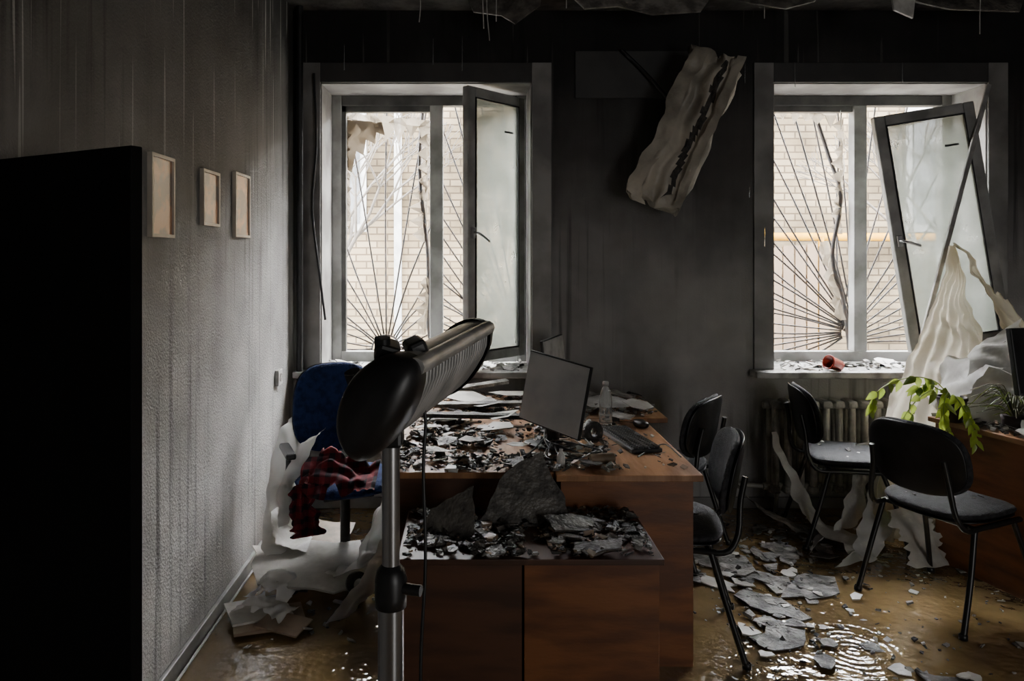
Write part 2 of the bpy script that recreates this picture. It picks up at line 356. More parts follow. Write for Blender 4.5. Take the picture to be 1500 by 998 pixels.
def frame(idx,w,mull):
    e=empty("window_%d"%idx)
    b=B("frame_%d"%idx); x0,x1=w[0]+.008,w[1]-.008; z0,z1=Z0+.02,Z1-.008; y0,y1=5.03,5.10
    b.bx(x0,x0+.065,y0,y1,z0,z1,'pvc',bev=.006); b.bx(x1-.065,x1,y0,y1,z0,z1,'pvc',bev=.006)
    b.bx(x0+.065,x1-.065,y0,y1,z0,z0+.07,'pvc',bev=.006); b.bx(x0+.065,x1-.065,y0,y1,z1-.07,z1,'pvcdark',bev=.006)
    b.bx(mull-.045,mull+.045,y0-.01,y1,z0+.07,z1-.07,'pvc',bev=.006)
    b.bx(x0+.065,x0+.095,y0+.01,y1-.01,z0+.07,z1-.07,'pvcdark'); b.bx(x0+.065,mull-.045,y0+.01,y1-.01,z1-.11,z1-.07,'pvcdark')
    b.done(parent=e)
    return e
e1=frame(1,W[0],-.235); e2=frame(2,W[1],2.645)
hx,hy=.345,5.0; fx,fy=-.035,4.60
ang=math.atan2(hy-fy,hx-fx); wlen=math.hypot(hx-fx,hy-fy)
b=B("open_sash_1"); sash(b,wlen,1.73,Matrix.Translation((fx,fy,.93))@Matrix.Rotation(ang,4,'Z')); b.done(parent=e1)
b=B("broken_sash_2")
X=Matrix.Translation((2.76,4.655,.99))@Matrix.Rotation(math.radians(-6),4,'Z')@Matrix.Rotation(math.radians(-8.7),4,'Y')
sash(b,.60,1.50,X); b.done(parent=e2)

def grille(x0,x1,cs,bend):
    b=B("security_grille"); y=5.235; z0,z1=.84,2.74
    b.tube([(x0,y,z0),(x1,y,z0)],.010,'iron',n=6); b.tube([(x0,y,z1),(x1,y,z1)],.010,'iron',n=6)
    b.tube([(x0,y,z0),(x0,y,z1)],.010,'iron',n=6); b.tube([(x1,y,z0),(x1,y,z1)],.010,'iron',n=6)
    for (cx,cz,lo,hi,n,a0,a1) in cs:
        for k in range(n):
            a=math.radians(a0+(a1-a0)*k/(n-1)+R(-1.2,1.2)); dx,dz=math.cos(a),math.sin(a)
            ts=[]
            if dx>1e-4: ts.append((hi-cx)/dx)
            if dx<-1e-4: ts.append((lo-cx)/dx)
            if dz>1e-4: ts.append((z1-cz)/dz)
            if dz<-1e-4: ts.append((z0-cz)/dz)
            t=min(ts)
            if t<.05: continue
            mid=(cx+dx*t*.55+R(-.025,.025),y+R(-.03,.03),cz+dz*t*.55+R(-.025,.025))
            b.tube([(cx+dx*.10,y,cz+dz*.10) if t>.2 else (cx+dx*.04,y,cz+dz*.04),mid,(cx+dx*t,y,cz+dz*t)],.0062,'iron',n=6,smooth_n=8)
        for r in (.10,):
            pts=[(cx+r*math.cos(math.radians(a)),y-.008,cz+r*math.sin(math.radians(a))) for a in range(int(a0),int(a1)+1,10)]
            pts=[p for p in pts if lo<p[0]<hi and z0<p[2]<z1]
            if len(pts)>2: b.tube(pts,.007,'iron',n=6)
    b.tube(bend,.014,'iron',n=6,smooth_n=20)
    b.done()
grille(-.98,.42,[(-.60,.94,-.98,-.28,21,-10,190),(.36,.92,-.28,.42,21,80,180)],[(-.33,5.22,2.74),(-.36,5.17,2.2),(-.30,5.15,1.6),(-.30,5.2,1.1),(-.24,5.22,.84)])
grille(1.90,3.30,[(2.72,1.06,1.90,2.62,23,90,205),(2.60,.98,2.62,3.30,13,0,88)],[(2.38,5.22,2.74),(2.50,5.17,2.3),(2.56,5.12,2.0),(2.50,5.12,1.6),(2.60,5.17,1.3),(2.68,5.22,.84)])

def film(paths,sheets=()):
    b=B("torn_window_film")
    for (p0,p1,w,amp,n) in paths:
        p0,p1=Vector(p0),Vector(p1); d=(p1-p0); perp=Vector((d.z,0,-d.x)).normalized(); vs=[];fs=[]
        for i in range(n+1):
            c=p0.lerp(p1,i/n); z=R(.3,1) if i%2 else R(-.6,.1)
            y=R(-.03,.03)
            vs+= [c+Vector((0,y,0))-perp*w*.5*R(.7,1.1), c+Vector((0,-y,0)), c+perp*(w*.5+amp*z)+Vector((0,y*.6,0))]
        for i in range(n):
            a=i*3; fs+=[[a,a+1,a+4,a+3],[a+1,a+2,a+5,a+4]]
        b.add(vs,fs,'film')
    for pts in sheets:
        b.poly(pts,.002,'film',Matrix(((1,0,0,0),(0,0,1,5.15),(0,1,0,0),(0,0,0,1))))
    b.done()
film([((-.88,5.155,2.58),(-.86,5.155,1.75),.05,-.09,18),((-.88,5.16,2.56),(-.28,5.16,2.50),.10,.10,14),((-.31,5.15,2.45),(-.33,5.15,1.7),.04,.09,16),((-.31,5.15,1.45),(-.33,5.15,1.05),.04,.07,9)],
     [[(-.88,2.55),(-.62,2.53),(-.60,2.44),(-.66,2.46),(-.67,2.38),(-.73,2.41),(-.75,2.30),(-.80,2.33),(-.83,2.18),(-.86,2.2)]])
film([((2.05,5.155,2.62),(2.55,5.155,2.58),.06,.07,12),((2.57,5.12,2.55),(2.55,5.12,1.75),.04,.05,18),((2.45,5.15,1.7),(2.58,5.15,1.15),.05,.03,12),((1.95,5.15,2.6),(1.97,5.15,1.9),.04,-.05,14),((3.15,5.15,2.55),(2.9,5.15,2.50),.05,.04,8)])

# ---------------- outside ----------------
b=B("brick_building"); b.bx(-8,13,9.2,9.5,-1,4.15,'brick')
for (xa,xb_) in ((-2.3,-1.3),(5.4,6.4)):
    b.bx(xa,xb_,9.17,9.2,1.9,3.5,'outwhite'); b.bx(xa+.08,xa+.46,9.15,9.17,2.0,3.4,'outglass'); b.bx(xa+.54,xb_-.08,9.15,9.17,2.0,3.4,'outglass')
b.bx(-.95,-.86,9.12,9.2,-1,4.1,'outwhite'); b.done()
b=B("street_ground"); b.bx(-8,13,5.2,9.2,-.3,-.15,'ground'); b.done()
b=B("yellow_gas_pipe"); b.tube([(2,9.0,1.84),(7.5,9.0,1.82)],.05,'yellow'); b.tube([(4.25,8.98,1.83),(4.25,8.98,-.15)],.035,'yellow'); 
for x in (2.6,4.0,5.4,6.8): b.box((x,9.08,1.83),(.03,.2,.05),'iron')
b.done()
b=B("wooden_fence")
for k in range(5): b.bx(3.25+k*.13,3.36+k*.13,8.0,8.03,-.15,1.72+R(-.03,.03),'fence')
b.bx(3.25,3.9,8.03,8.06,.3,.4,'fence'); b.bx(3.25,3.9,8.03,8.06,1.3,1.4,'fence'); b.done()
def tree(loc,h,seed):
    random.seed(seed); b=B("bare_tree")
    def br(p,d,l,r,dep):
        q=p+d*l; mid=(p+q)/2+Vector((R(-.06,.06),R(-.06,.06),R(-.06,.06)))*l
        b.tube([p,mid,q],[r,r*.85,r*.7],'bark',n=5)
        if dep>0:
            for _ in range(3):
                nd=(d+Vector((R(-.8,.8),R(-.4,.4),R(-.3,.6)))).normalized(); br(q,nd,l*.7,r*.62,dep-1)
    br(Vector(loc),Vector((0,0,1)),h*.35,.045,5); b.done()
tree((-1.5,7.4,-.15),3.4,3); tree((4.6,7.3,-.15),3.2,5); random.seed(11)

# ---------------- left wall items ----------------
for (y0,y1,z0,z1) in ((2.58,2.78,1.667,1.964),(3.08,3.28,1.728,1.965),(3.50,3.73,1.69,2.0)):
    b=B("picture_frame"); t=.012
    b.bx(XL,XL+.010,y0+t,y1-t,z0+t,z1-t,'picture')
    b.bx(XL,XL+.018,y0,y0+t,z0,z1,'pframe'); b.bx(XL,XL+.018,y1-t,y1,z0,z1,'pframe'); b.bx(XL,XL+.018,y0+t,y1-t,z0,z0+t,'pframe'); b.bx(XL,XL+.018,y0+t,y1-t,z1-t,z1,'pframe')
    b.done()
b=B("wall_socket"); b.box((XL+.012,4.3,.894),(.024,.09,.09),'white',bev=.005); b.tube([(XL+.024,4.3,.894),(XL+.027,4.3,.894)],.025,'plaster',n=16); b.done()
b=B("heating_pipe"); b.tube([(XL+.06,4.62,0),(XL+.06,4.62,H)],.022,'black',n=12); 
b.tube([(XL+.14,4.66,2.75),(XL+.16,4.64,2.3),(XL+.13,4.66,1.9),(XL+.18,4.63,1.5),(XL+.22,4.62,1.2)],.008,'black',n=6,smooth_n=16); b.done()
b=B("black_cabinet"); xc=XL+.006
b.bx(xc,xc+.02,1.74,2.10,0,1.82,'blackmatte'); b.bx(xc+.02,-.955,1.74,1.76,0,1.82,'blackmatte'); b.bx(xc+.02,-.955,2.08,2.10,0,1.82,'blackmatte')
for z in (.06,.45,.85,1.25,1.80): b.bx(xc+.02,-.955,1.76,2.08,z-.01,z+.01,'blackmatte')
p0=Vector((-.69,1.50,0)); p1=Vector((-1.10,1.72,0)); d=p1-p0
X=Matrix.Translation(p0)@Matrix.Rotation(math.atan2(d.y,d.x),4,'Z')
b.bx(0,d.length,-.028,0,.01,1.825,'blackmatte',bev=.003,X=X)
b.done()

# ---------------- desks ----------------
b=B("office_desk")
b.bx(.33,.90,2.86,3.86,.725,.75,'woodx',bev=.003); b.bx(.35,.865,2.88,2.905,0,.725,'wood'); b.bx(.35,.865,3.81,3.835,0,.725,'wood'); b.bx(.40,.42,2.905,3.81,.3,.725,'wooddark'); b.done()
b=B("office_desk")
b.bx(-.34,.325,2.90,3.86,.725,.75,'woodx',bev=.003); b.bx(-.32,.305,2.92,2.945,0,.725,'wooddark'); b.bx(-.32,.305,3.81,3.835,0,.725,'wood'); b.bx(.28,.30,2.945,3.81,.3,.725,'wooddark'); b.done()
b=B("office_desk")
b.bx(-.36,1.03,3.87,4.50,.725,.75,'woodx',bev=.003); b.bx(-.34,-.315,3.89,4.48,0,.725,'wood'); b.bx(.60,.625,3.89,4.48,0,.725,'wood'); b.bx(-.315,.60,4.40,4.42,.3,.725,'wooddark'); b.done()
b=B("low_cabinet")
for x0,x1,mm in ((-.225,.165,'wooddark'),(.172,.61,'wood')):
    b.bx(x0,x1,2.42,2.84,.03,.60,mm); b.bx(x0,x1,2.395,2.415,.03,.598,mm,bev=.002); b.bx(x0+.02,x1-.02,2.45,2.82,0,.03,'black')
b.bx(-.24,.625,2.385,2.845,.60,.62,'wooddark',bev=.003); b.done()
b=B("office_desk")
X=Matrix.Translation((2.42,3.92,0))@Matrix.Rotation(math.radians(13),4,'Z')
b.bx(0,1.2,-1.4,0,.725,.75,'woodx',bev=.003,X=X); b.bx(.03,.05,-1.38,-.02,0,.725,'wood',X=X); b.bx(1.15,1.17,-1.38,-.02,0,.725,'wood',X=X)
b.bx(.05,.50,-.50,-.03,.08,.70,'wood',X=X)
for z in (.10,.30,.50): b.bx(.06,.49,-.03,-.015,z,z+.18,'wood',bev=.003,X=X)
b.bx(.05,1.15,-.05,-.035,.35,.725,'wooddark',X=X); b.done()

# ---------------- chairs ----------------
def visitor_chair(loc,fwd):
    b=B("office_chair"); 
    for sx in (-1,1):
        b.tube([(sx*.25,.25,0),(sx*.235,.20,.22),(sx*.21,.13,.425)],.0125,'tube',n=10,smooth_n=8,flat=1)
        b.tube([(sx*.25,-.27,0),(sx*.235,-.20,.22),(sx*.215,-.14,.425)],.0125,'tube',n=10,smooth_n=8)
        b.tube([(sx*.21,.18,.425),(sx*.215,-.16,.425)],.0125,'tube',n=10)
        b.tube([(sx*.215,-.10,.425),(sx*.215,-.20,.43),(sx*.20,-.245,.50),(sx*.18,-.255,.62),(sx*.17,-.275,.72)],.012,'tube',n=10,smooth_n=14)
        b.lathe([(0.0,0),(.017,0),(.017,.02),(.013,.022)],'black',Matrix.Translation((sx*.25,.25,0)),12)
        b.lathe([(0.0,0),(.017,0),(.017,.02),(.013,.022)],'black',Matrix.Translation((sx*.25,-.27,0)),12)
    b.tube([(-.21,.12,.425),(.21,.12,.425)],.011,'tube',n=8); b.tube([(-.215,-.13,.425),(.215,-.13,.425)],.011,'tube',n=8)
    b.pad(.47,.43,.055,'fabric',Matrix.Translation((0,.01,.462)),curve=.25)
    b.pad(.46,.42,.018,'black',Matrix.Translation((0,.01,.438)),curve=.25)
    Xb=Matrix.Translation((0,-.235,.70))@Matrix.Rotation(math.radians(90+10),4,'X')
    b.pad(.47,.33,.045,'fabric',Xb,curve=-.9,e=2.8,taper=-.06); 
    Xb=Matrix.Translation((0,-.262,.70))@Matrix.Rotation(math.radians(90+10),4,'X')
    b.pad(.46,.32,.02,'black',Xb,curve=-.9,e=2.8,taper=-.06)
    for _ in range(14): b.chunk((R(-.18,.18),R(-.15,.18),.488),R(.004,.014),random.choice(['white','plaster','char']))
    b.done(loc=(loc[0],loc[1],0),rz=math.atan2(-fwd[0],fwd[1]))
visitor_chair((.86,3.17),(-1,.22))
visitor_chair((1.06,4.06),(-.8,.6))
visitor_chair((2.13,4.22),(1,-.18))
visitor_chair((2.20,3.42),(.92,.40))

b=B("blue_swivel_chair")
for k in range(5):
    a=math.radians(72*k+20); b.tube([(0,0,.10),(.15*math.cos(a),.15*math.sin(a),.09),(.29*math.cos(a),.29*math.sin(a),.065)],[.026,.022,.015],'black',n=8)
    b.tube([(.29*math.cos(a)-.02*math.sin(a),.29*math.sin(a)+.02*math.cos(a),.028),(.29*math.cos(a)+.02*math.sin(a),.29*math.sin(a)-.02*math.cos(a),.028)],.028,'black',n=12)
b.tube([(0,0,.08),(0,0,.42)],.025,'black'); b.box((0,0,.425),(.25,.2,.03),'black',bev=.005)
b.pad(.49,.46,.08,'blue',Matrix.Translation((0,0,.475)),curve=.2)
b.tube([(0,-.1,.42),(0,-.26,.44),(0,-.29,.55),(0,-.28,.75)],.02,'black',n=8,smooth_n=12,flat=1.8)
b.pad(.45,.46,.06,'blue',Matrix.Translation((0,-.25,.80))@Matrix.Rotation(math.radians(97),4,'X'),curve=-.7,e=2.9,taper=-.1)
b.pad(.45,.46,.02,'black',Matrix.Translation((0,-.283,.80))@Matrix.Rotation(math.radians(97),4,'X'),curve=-.7,e=2.9,taper=-.1)
for sx in (-1,1):
    b.tube([(sx*.2,.05,.43),(sx*.28,.05,.46),(sx*.285,.05,.64)],.013,'black',n=8,smooth_n=8); b.box((sx*.285,.02,.655),(.05,.24,.03),'black',bev=.01)
b.done(loc=(-.63,3.70,0),rz=math.radians(-158))

b=B("plaid_shirt")
b.ribbon([(-.44,3.48,.57),(-.55,3.46,.585),(-.66,3.44,.62),(-.745,3.42,.62),(-.775,3.40,.50),(-.765,3.38,.38),(-.74,3.37,.32)],[(0,.22,.06),(.0,.22,.10),(.02,.2,.12),(.05,.14,.08),(.10,.08,0),(.11,.06,0),(.12,.06,0)],'plaid',nu=60,nv=20,wr=.018,wf=9,fold=.014,nf=3,rag=.25)
b.ribbon([(-.70,3.47,.66),(-.74,3.43,.60),(-.72,3.40,.52),(-.66,3.40,.52)],[(.12,.02,0),(.1,.05,0),(.06,.08,.04),(.02,.05,.08)],'plaid',nu=24,nv=10,wr=.015,wf=9)
b.done()

# ---------------- heater ----------------
b=B("patio_heater")
px,py=-.13,1.20
b.tube([(px,py,.03),(px,py,1.06)],.0212,'steel',n=24); b.tube([(px,py,1.06),(px,py,1.315)],.0145,'steel',n=24)
b.lathe([(.0215,1.03),(.0255,1.032),(.0265,1.05),(.0265,1.075),(.023,1.09),(.019,1.095),(.0145,1.10)],'black',Matrix.Translation((px,py,0)))
b.tube([(px+.02,py-.01,1.065),(px+.05,py-.02,1.065)],.009,'black',n=12)
b.lathe([(0,0),(.22,0),(.22,.02),(.05,.035),(.03,.06),(.0215,.06)],'black',Matrix.Translation((px,py,0)),40)
P0=Vector((-.125,1.06,1.380)); P1=Vector((-.012,1.50,1.394))
A=(P1-P0).normalized(); Ld=Vector((.56,0,.83)); Ld=(Ld-A*Ld.dot(A)).normalized(); Nn=Ld.cross(A).normalized()
if Nn.x<0: Nn=-Nn
n=28; na=16; la=.084; bk=.055
def prof(t,s):
    return Ld*math.cos(t)*la*s - Nn*math.sin(t)*bk*s
vs=[];fs=[]
for i in range(na+1):
    p=P0.lerp(P1,i/na)
    for k in range(n+1): vs.append(p+prof(math.pi*k/n,1))
for i in range(na):
    for k in range(n): a=i*(n+1)+k; fs.append([a,a+1,a+n+2,a+n+1])
b.add(vs,fs,'alu',None,True)
vs=[];fs=[]
for i in range(2):
    p=P0.lerp(P1,i)
    for k in range(n+1): vs.append(p+prof(math.pi*k/n,.82))
for k in range(n): fs.append([k,k+1,n+2+k,n+1+k])
b.add(vs,fs,'black',None,True)
for s_,r_,mm in ((1,.014,'alu'),(-1,.011,'black')):
    b.tube([P0+Ld*la*.93*s_+Nn*.006,P1+Ld*la*.93*s_+Nn*.006],r_,mm,n=10)
for i in range(1,26):
    p=P0.lerp(P1,i/26); b.tube([p+Ld*la*.90+Nn*.008,p+Ld*la*.45+Nn*.026,p-Ld*la*.45+Nn*.026,p-Ld*la*.90+Nn*.008],.0036,'alu',n=6,smooth_n=8)
for q in (-.5,0,.5):
    b.tube([P0+Ld*la*q+Nn*.022,P1+Ld*la*q+Nn*.022],.003,'alu',n=6)
b.tube([P0+A*.03-Nn*.012,P1-A*.03-Nn*.012],.008,'plaster',n=10)
for P,dirn,ext in ((P0,-A,.045),(P1,A,.02)):
    vs=[];fs=[];rr=[1.05,1.04,.98,.86,.68,.45,.2,.01]; m_=40
    for j,r in enumerate(rr):
        hgt=(-.02 if j==0 else ext*math.sqrt(max(0,1-(r/1.05)**2)))
        for k in range(m_):
            th=2*math.pi*k/m_; c,s_=math.cos(th),math.sin(th)
            q=Ld*c*la*r+Nn*(s_*(.036 if s_>0 else .060)*r)
            vs.append(P+q+dirn*hgt)
    for j in range(len(rr)-1):
        for k in range(m_): fs.append([j*m_+k,j*m_+(k+1)%m_,(j+1)*m_+(k+1)%m_,(j+1)*m_+k])
    b.add(vs,fs,'black',None,True)
b.box((px,py+.0,1.315),(.04,.05,.045),'black',bev=.006); b.tube([(px-.005,py,1.32),(px-.04,py-.03,1.36),(px-.055,py-.05,1.42)],.013,'black',n=10)
b.box((-.125,1.10,1.458),(.035,.05,.03),'black',rot=(.2,.3,.2),bev=.006); b.box((-.085,1.13,1.460),(.03,.045,.026),'black',rot=(.1,-.4,.3),bev=.006); b.tube([(-.13,1.09,1.455),(-.13,1.085,1.48)],.012,'black',n=12)
b.tube([(-.085,1.22,1.37),(-.075,1.22,1.33),(-.078,1.21,1.25),(-.074,1.2,1.1),(-.082,1.2,.9),(-.07,1.2,.6),(-.08,1.2,.3),(-.05,1.24,.03)],.0032,'black',n=6,smooth_n=40)
b.done()

# ---------------- desk objects ----------------
def monitor(name,loc,w,h,rz,lean,mface='screen',roll=0):
    b=B(name)
    X=Matrix.Rotation(lean,4,'X')@Matrix.Rotation(roll,4,'Y')
    b.box((0,0,.08+h/2),(w,.018,h),'black',bev=.004,X=X); b.box((0,-.0105,.08+h/2),(w-.012,.003,h-.014),mface,X=X)
    b.box((0,.02,.08+h*.45),(w*.5,.03,h*.5),'black',bev=.008,X=X)
    b.box((0,.045,.11),(.06,.02,.20),'black',rot=(.1,0,0),bev=.004); b.pad(.24,.18,.014,'black',Matrix.Translation((0,.04,.008)))
    b.done(loc=loc,rz=rz)
monitor("computer_monitor",(.33,3.28,.752),.35,.32,math.radians(-46),math.radians(-7),roll=math.radians(7))
monitor("computer_monitor",(.50,4.25,.752),.42,.30,math.radians(68),math.radians(-6),mface='white')
b=B("water_bottle"); Xb=Matrix.Translation((.67,3.68,.752))
b.lathe([(0,0),(.030,0),(.033,.01),(.031,.05),(.033,.06),(.031,.09),(.033,.12),(.031,.14),(.025,.17),(.013,.195),(.012,.205)],'clear',Xb)
b.lathe([(.014,.203),(.015,.203),(.015,.222),(0,.224)],'white',Xb); b.done()
b=B("keyboard"); b.box((0,0,.01),(.42,.14,.018),'black',bev=.004)
for r in range(5):
    for c in range(18): b.box((-.19+c*.0222,-.052+r*.025,.023),(.018,.02,.009),'black',bev=.0015)
b.done(loc=(.72,3.38,.752),rz=math.radians(100))
b=B("computer_mouse"); b.pad(.06,.10,.035,'black',Matrix.Translation((0,0,.017)),e=2.2); b.tube([(0,.05,.01),(-.04,.14,.004),(-.14,.16,.004),(-.2,.05,.004)],.002,'black',n=5,smooth_n=16); b.done(loc=(.84,3.66,.752),rz=.4)
b=B("tape_roll"); Xr=Matrix.Translation((.55,3.36,.80))@Matrix.Rotation(math.radians(80),4,'X')@Matrix.Rotation(.5,4,'Y')
b.lathe([(.022,-.02),(.048,-.02),(.048,.02),(.022,.02),(.022,-.02)],'char',Xr); b.done()
b=B("small_bottle"); 
b.lathe([(0,0),(.016,0),(.017,.04),(.014,.055),(.007,.065),(.007,.075),(0,.076)],'white',Matrix.Translation((.36,2.96,.752)))
b.done()
b=B("paper_roll"); b.tube([(.48,2.99,.775),(.58,3.02,.775)],.022,'tanboard',n=16); b.done()
b=B("desk_cables")
for k in range(7):
    x=R(.35,.5); b.tube([(x,R(3.4,3.8),.765),(R(.3,.6),R(3.2,3.5),.78),(R(.2,.7),R(3.0,3.3),.775),(R(.1,.6),R(2.93,3.1),.77)],.0035,'black',n=6,smooth_n=24)
b.tube([(.70,3.1,.757),(.80,3.25,.757),(.87,3.3,.757),(.88,3.1,.757)],.003,'black',n=6,smooth_n=20)
b.done()

def top_debris(name,x0,x1,y0,y1,z,nch,nfl,smin,smax,pal,den=None,flpal=None,fs=(1,2)):
    b=B(name)
    for _ in range(nch):
        x,y=R(x0,x1),R(y0,y1)
        if den and R(0,1)>den(x,y): continue
        b.chunk((x,y,z+R(0,.008)),R(smin,smax)*R(.4,1),random.choice(pal))
    for _ in range(nfl):
        x,y=R(x0,x1),R(y0,y1)
        if den and R(0,1)>den(x,y): continue
        b.flake((x,y,z+R(.004,.02)),R(smin,smax)*R(*fs),random.choice(flpal or pal),th=R(.001,.004),tilt=.3)
    b.done()
def clus(x,y):
    # heaps and bare patches
    v=noise.noise(Vector((x*5.0,y*5.0,3.3)))*1.6+.62
    v=max(.12,min(1,v))
    return v*(1.0 if x<.45 else (.6 if x<.6 else .12))
pal=['char','char','char','plasterd','char','plasterd','tanboard','char','plaster','white']
fp=['plaster','plasterd','paper','char','tanboard','char']
top_debris("desk_debris",-.31,.85,2.90,3.84,.751,3200,170,.005,.026,pal,clus,fp,(1.2,2.6))
top_debris("desk_debris",-.33,1.0,3.9,4.48,.751,600,120,.007,.026,['char','plaster','white','plasterd','plasterd','tanboard'],None,fp)
top_debris("cabinet_top_debris",-.22,.60,2.40,2.83,.621,1700,90,.005,.024,['char','char','plasterd','char','tanboard','plasterd'],lambda x,y:max(.25,min(1,noise.noise(Vector((x*6,y*6,1)))*1.8+.7)),['plasterd','char','char'])
def slab(name,pts,loc,rot,m,th=.012):
    q=[]; n=len(pts)
    for i in range(n):
        a=Vector(pts[i]); c=Vector(pts[(i+1)%n]); d=c-a; pr=Vector((-d.y,d.x))
        q.append(tuple(a)); 
        for t in (.25,.5,.75): q.append(tuple(a+d*(t+R(-.06,.06))+pr*R(-.05,.05)))
    b=B(name); b.poly(q,th,m,Matrix.Translation(loc)@Euler(rot).to_matrix().to_4x4()); return b.done()
slab("plaster_slab",[(-.17,-.02),(-.05,-.05),(.16,-.04),(.15,.05),(.11,.12),(.08,.22),(-.02,.18),(-.09,.12)],(.20,2.70,.66),(math.radians(62),0,.08),'plasterd',.006)
slab("plaster_slab",[(-.10,-.08),(.06,-.10),(.10,0),(.04,.16),(-.02,.10),(-.08,.04)],(-.08,2.60,.65),(math.radians(50),.15,-.35),'plasterd',.006)
slab("plaster_slab",[(-.08,-.05),(.09,-.04),(.13,.03),(.02,.06),(-.10,.04)],(.36,2.62,.648),(math.radians(14),.12,.2),'plasterd',.006)
slab("plaster_slab",[(-.09,-.03),(.07,-.04),(.09,.02),(-.07,.03)],(.42,2.45,.64),(math.radians(10),-.1,.1),'plasterd',.005)
b=B("soaked_papers")
for (x,y,s) in ((-.05,4.2,.16),(.25,4.3,.15),(.05,4.05,.14),(.75,4.1,.14),(.6,4.3,.12),(-.1,3.75,.12),(.13,3.55,.08),(.85,4.3,.1),(.0,3.3,.07),(.9,4.0,.08),(-.2,3.5,.07),(.2,3.15,.05),(-.15,3.1,.06),(.15,3.75,.09),(.75,3.75,.07)):
    b.flake((x,y,.775+R(0,.02)),s,random.choice(['paper','white','plaster']),th=.0015,tilt=.14,asp=1.3,n=random.randint(4,6),jag=.15)
b.done()
b=B("broken_batten"); b.box((.05,3.70,.80),(.60,.04,.02),'char',rot=(.1,.04,.10)); b.box((.15,4.0,.80),(.7,.05,.02),'plasterd',rot=(.1,-.03,-.06)); b.box((.0,4.35,.83),(.5,.04,.02),'plaster',rot=(.2,-.05,.5)); b.done()
b=B("sill_debris")
for w in W:
    for _ in range(110): b.chunk((R(w[0]+.03,w[1]-.05),R(4.62,4.98),Z0+.021),R(.006,.022),random.choice(['white','char','plaster','plaster']))
    for _ in range(24): b.flake((R(w[0]+.1,w[1]-.1),R(4.64,4.95),Z0+.024),R(.03,.08),random.choice(['white','paper','plaster']),th=.002,tilt=.25)
b.done()
b=B("red_cup"); X=Matrix.Translation((2.28,4.64,Z0+.062))@Matrix.Rotation(math.radians(-72),4,'Y')@Matrix.Rotation(.3,4,'X')
b.lathe([(0,-.05),(.032,-.05),(.043,.045),(.047,.045),(.047,.052),(.041,.052),(.030,-.045),(0,-.045)],'red',X); b.done()

# ---------------- AC unit ----------------
b=B("melted_air_conditioner")
bm=bmesh.new(); bmesh.ops.create_cube(bm,size=1); bmesh.ops.subdivide_edges(bm,edges=bm.edges[:],cuts=22,use_grid_fill=True)
for v in bm.verts:
    c=v.co
    p=Vector((c.x*.29,c.y*.17,c.z*.96))
    if c.y<0: p.y*= (1-.35*abs(c.x*2)**3)
    p.y+= .045*noise.noise(Vector((c.x*2,1,c.z*5))); p.x+=.045*noise.noise(Vector((4,c.y*2,c.z*5)))+.010*noise.noise(p*12)
    p.y+=.025*abs(noise.noise(p*7+Vector((3,3,3))))
    # sagging fold valleys along the length
    p.y-= .018*math.sin(c.x*16+noise.noise(Vector((0,0,c.z*4)))*3)*(1 if c.y<0 else 0)
    if abs(c.z)>.42: p+=Vector((noise.noise(p*12),noise.noise(p*12+Vector((9,0,0))),noise.noise(p*12+Vector((0,9,0)))))*.06
    v.co=p
bm.verts.index_update()
X=Matrix.Translation((1.29,4.43,2.35))@Matrix.Rotation(math.radians(24),4,'Y')@Matrix.Rotation(math.radians(-14),4,'Z')
vs=[v.co.copy() for v in bm.verts]; f1=[];f2=[]
for f in bm.faces:
    c=f.calc_center_median(); idx=[v.index for v in f.verts]
    if c.y<-.03 and .035<c.x+.015*noise.noise(c*10)<.07 and abs(c.z)<.43: f2.append(idx)
    else: f1.append(idx)
b.add(vs,f1,'acbeige',X,True); b.add(vs,f2,'char',X,True); bm.free()
b.ribbon([X@Vector((-.10,-.10,.45)),X@Vector((-.13,-.12,.2)),X@Vector((-.11,-.11,-.1)),X@Vector((-.14,-.11,-.42)),X@Vector((-.08,-.10,-.52))],X.to_3x3()@Vector((.09,-.02,.0)),'acbeige',nu=40,nv=8,wr=.012,wf=7,rag=.2)
b.ribbon([X@Vector((.12,-.09,.50)),X@Vector((.13,-.11,.2)),X@Vector((.12,-.10,-.1)),X@Vector((.13,-.10,-.46))],X.to_3x3()@Vector((.05,-.02,.0)),'acbeige',nu=40,nv=6,wr=.010,wf=7,rag=.2)
b.tube([(1.30,4.55,2.45),(1.25,4.60,2.55),(1.1,4.66,2.75),(.95,4.67,2.9)],.012,'black',n=8,smooth_n=12)
b.done()
b=B("air_conditioner_bracket"); b.bx(.66,1.48,4.685,4.70,2.60,2.90,'bracket',bev=.003); b.done()

# ---------------- radiators ----------------
b=B("cast_iron_radiator")
for k in range(12):
    x=1.86+k*.078
    for yy in (4.52,4.60): b.tube([(x,yy,.17),(x,yy,.20),(x,yy,.66),(x,yy,.69)],[.012,.022,.022,.012],'radiator',n=10)
    b.box((x,4.56,.69),(.060,.13,.05),'radiator',bev=.018); b.box((x,4.56,.17),(.060,.13,.05),'radiator',bev=.018)
b.tube([(1.80,4.56,.68),(2.78,4.56,.68)],.022,'radiator'); b.tube([(1.80,4.56,.18),(2.78,4.56,.18)],.022,'radiator')
b.tube([(1.55,4.62,.18),(1.80,4.56,.18)],.014,'radiator'); b.tube([(1.9,4.58,.17),(1.9,4.62,0)],.012,'radiator'); b.tube([(2.6,4.58,.17),(2.6,4.62,0)],.012,'radiator')
b.done()

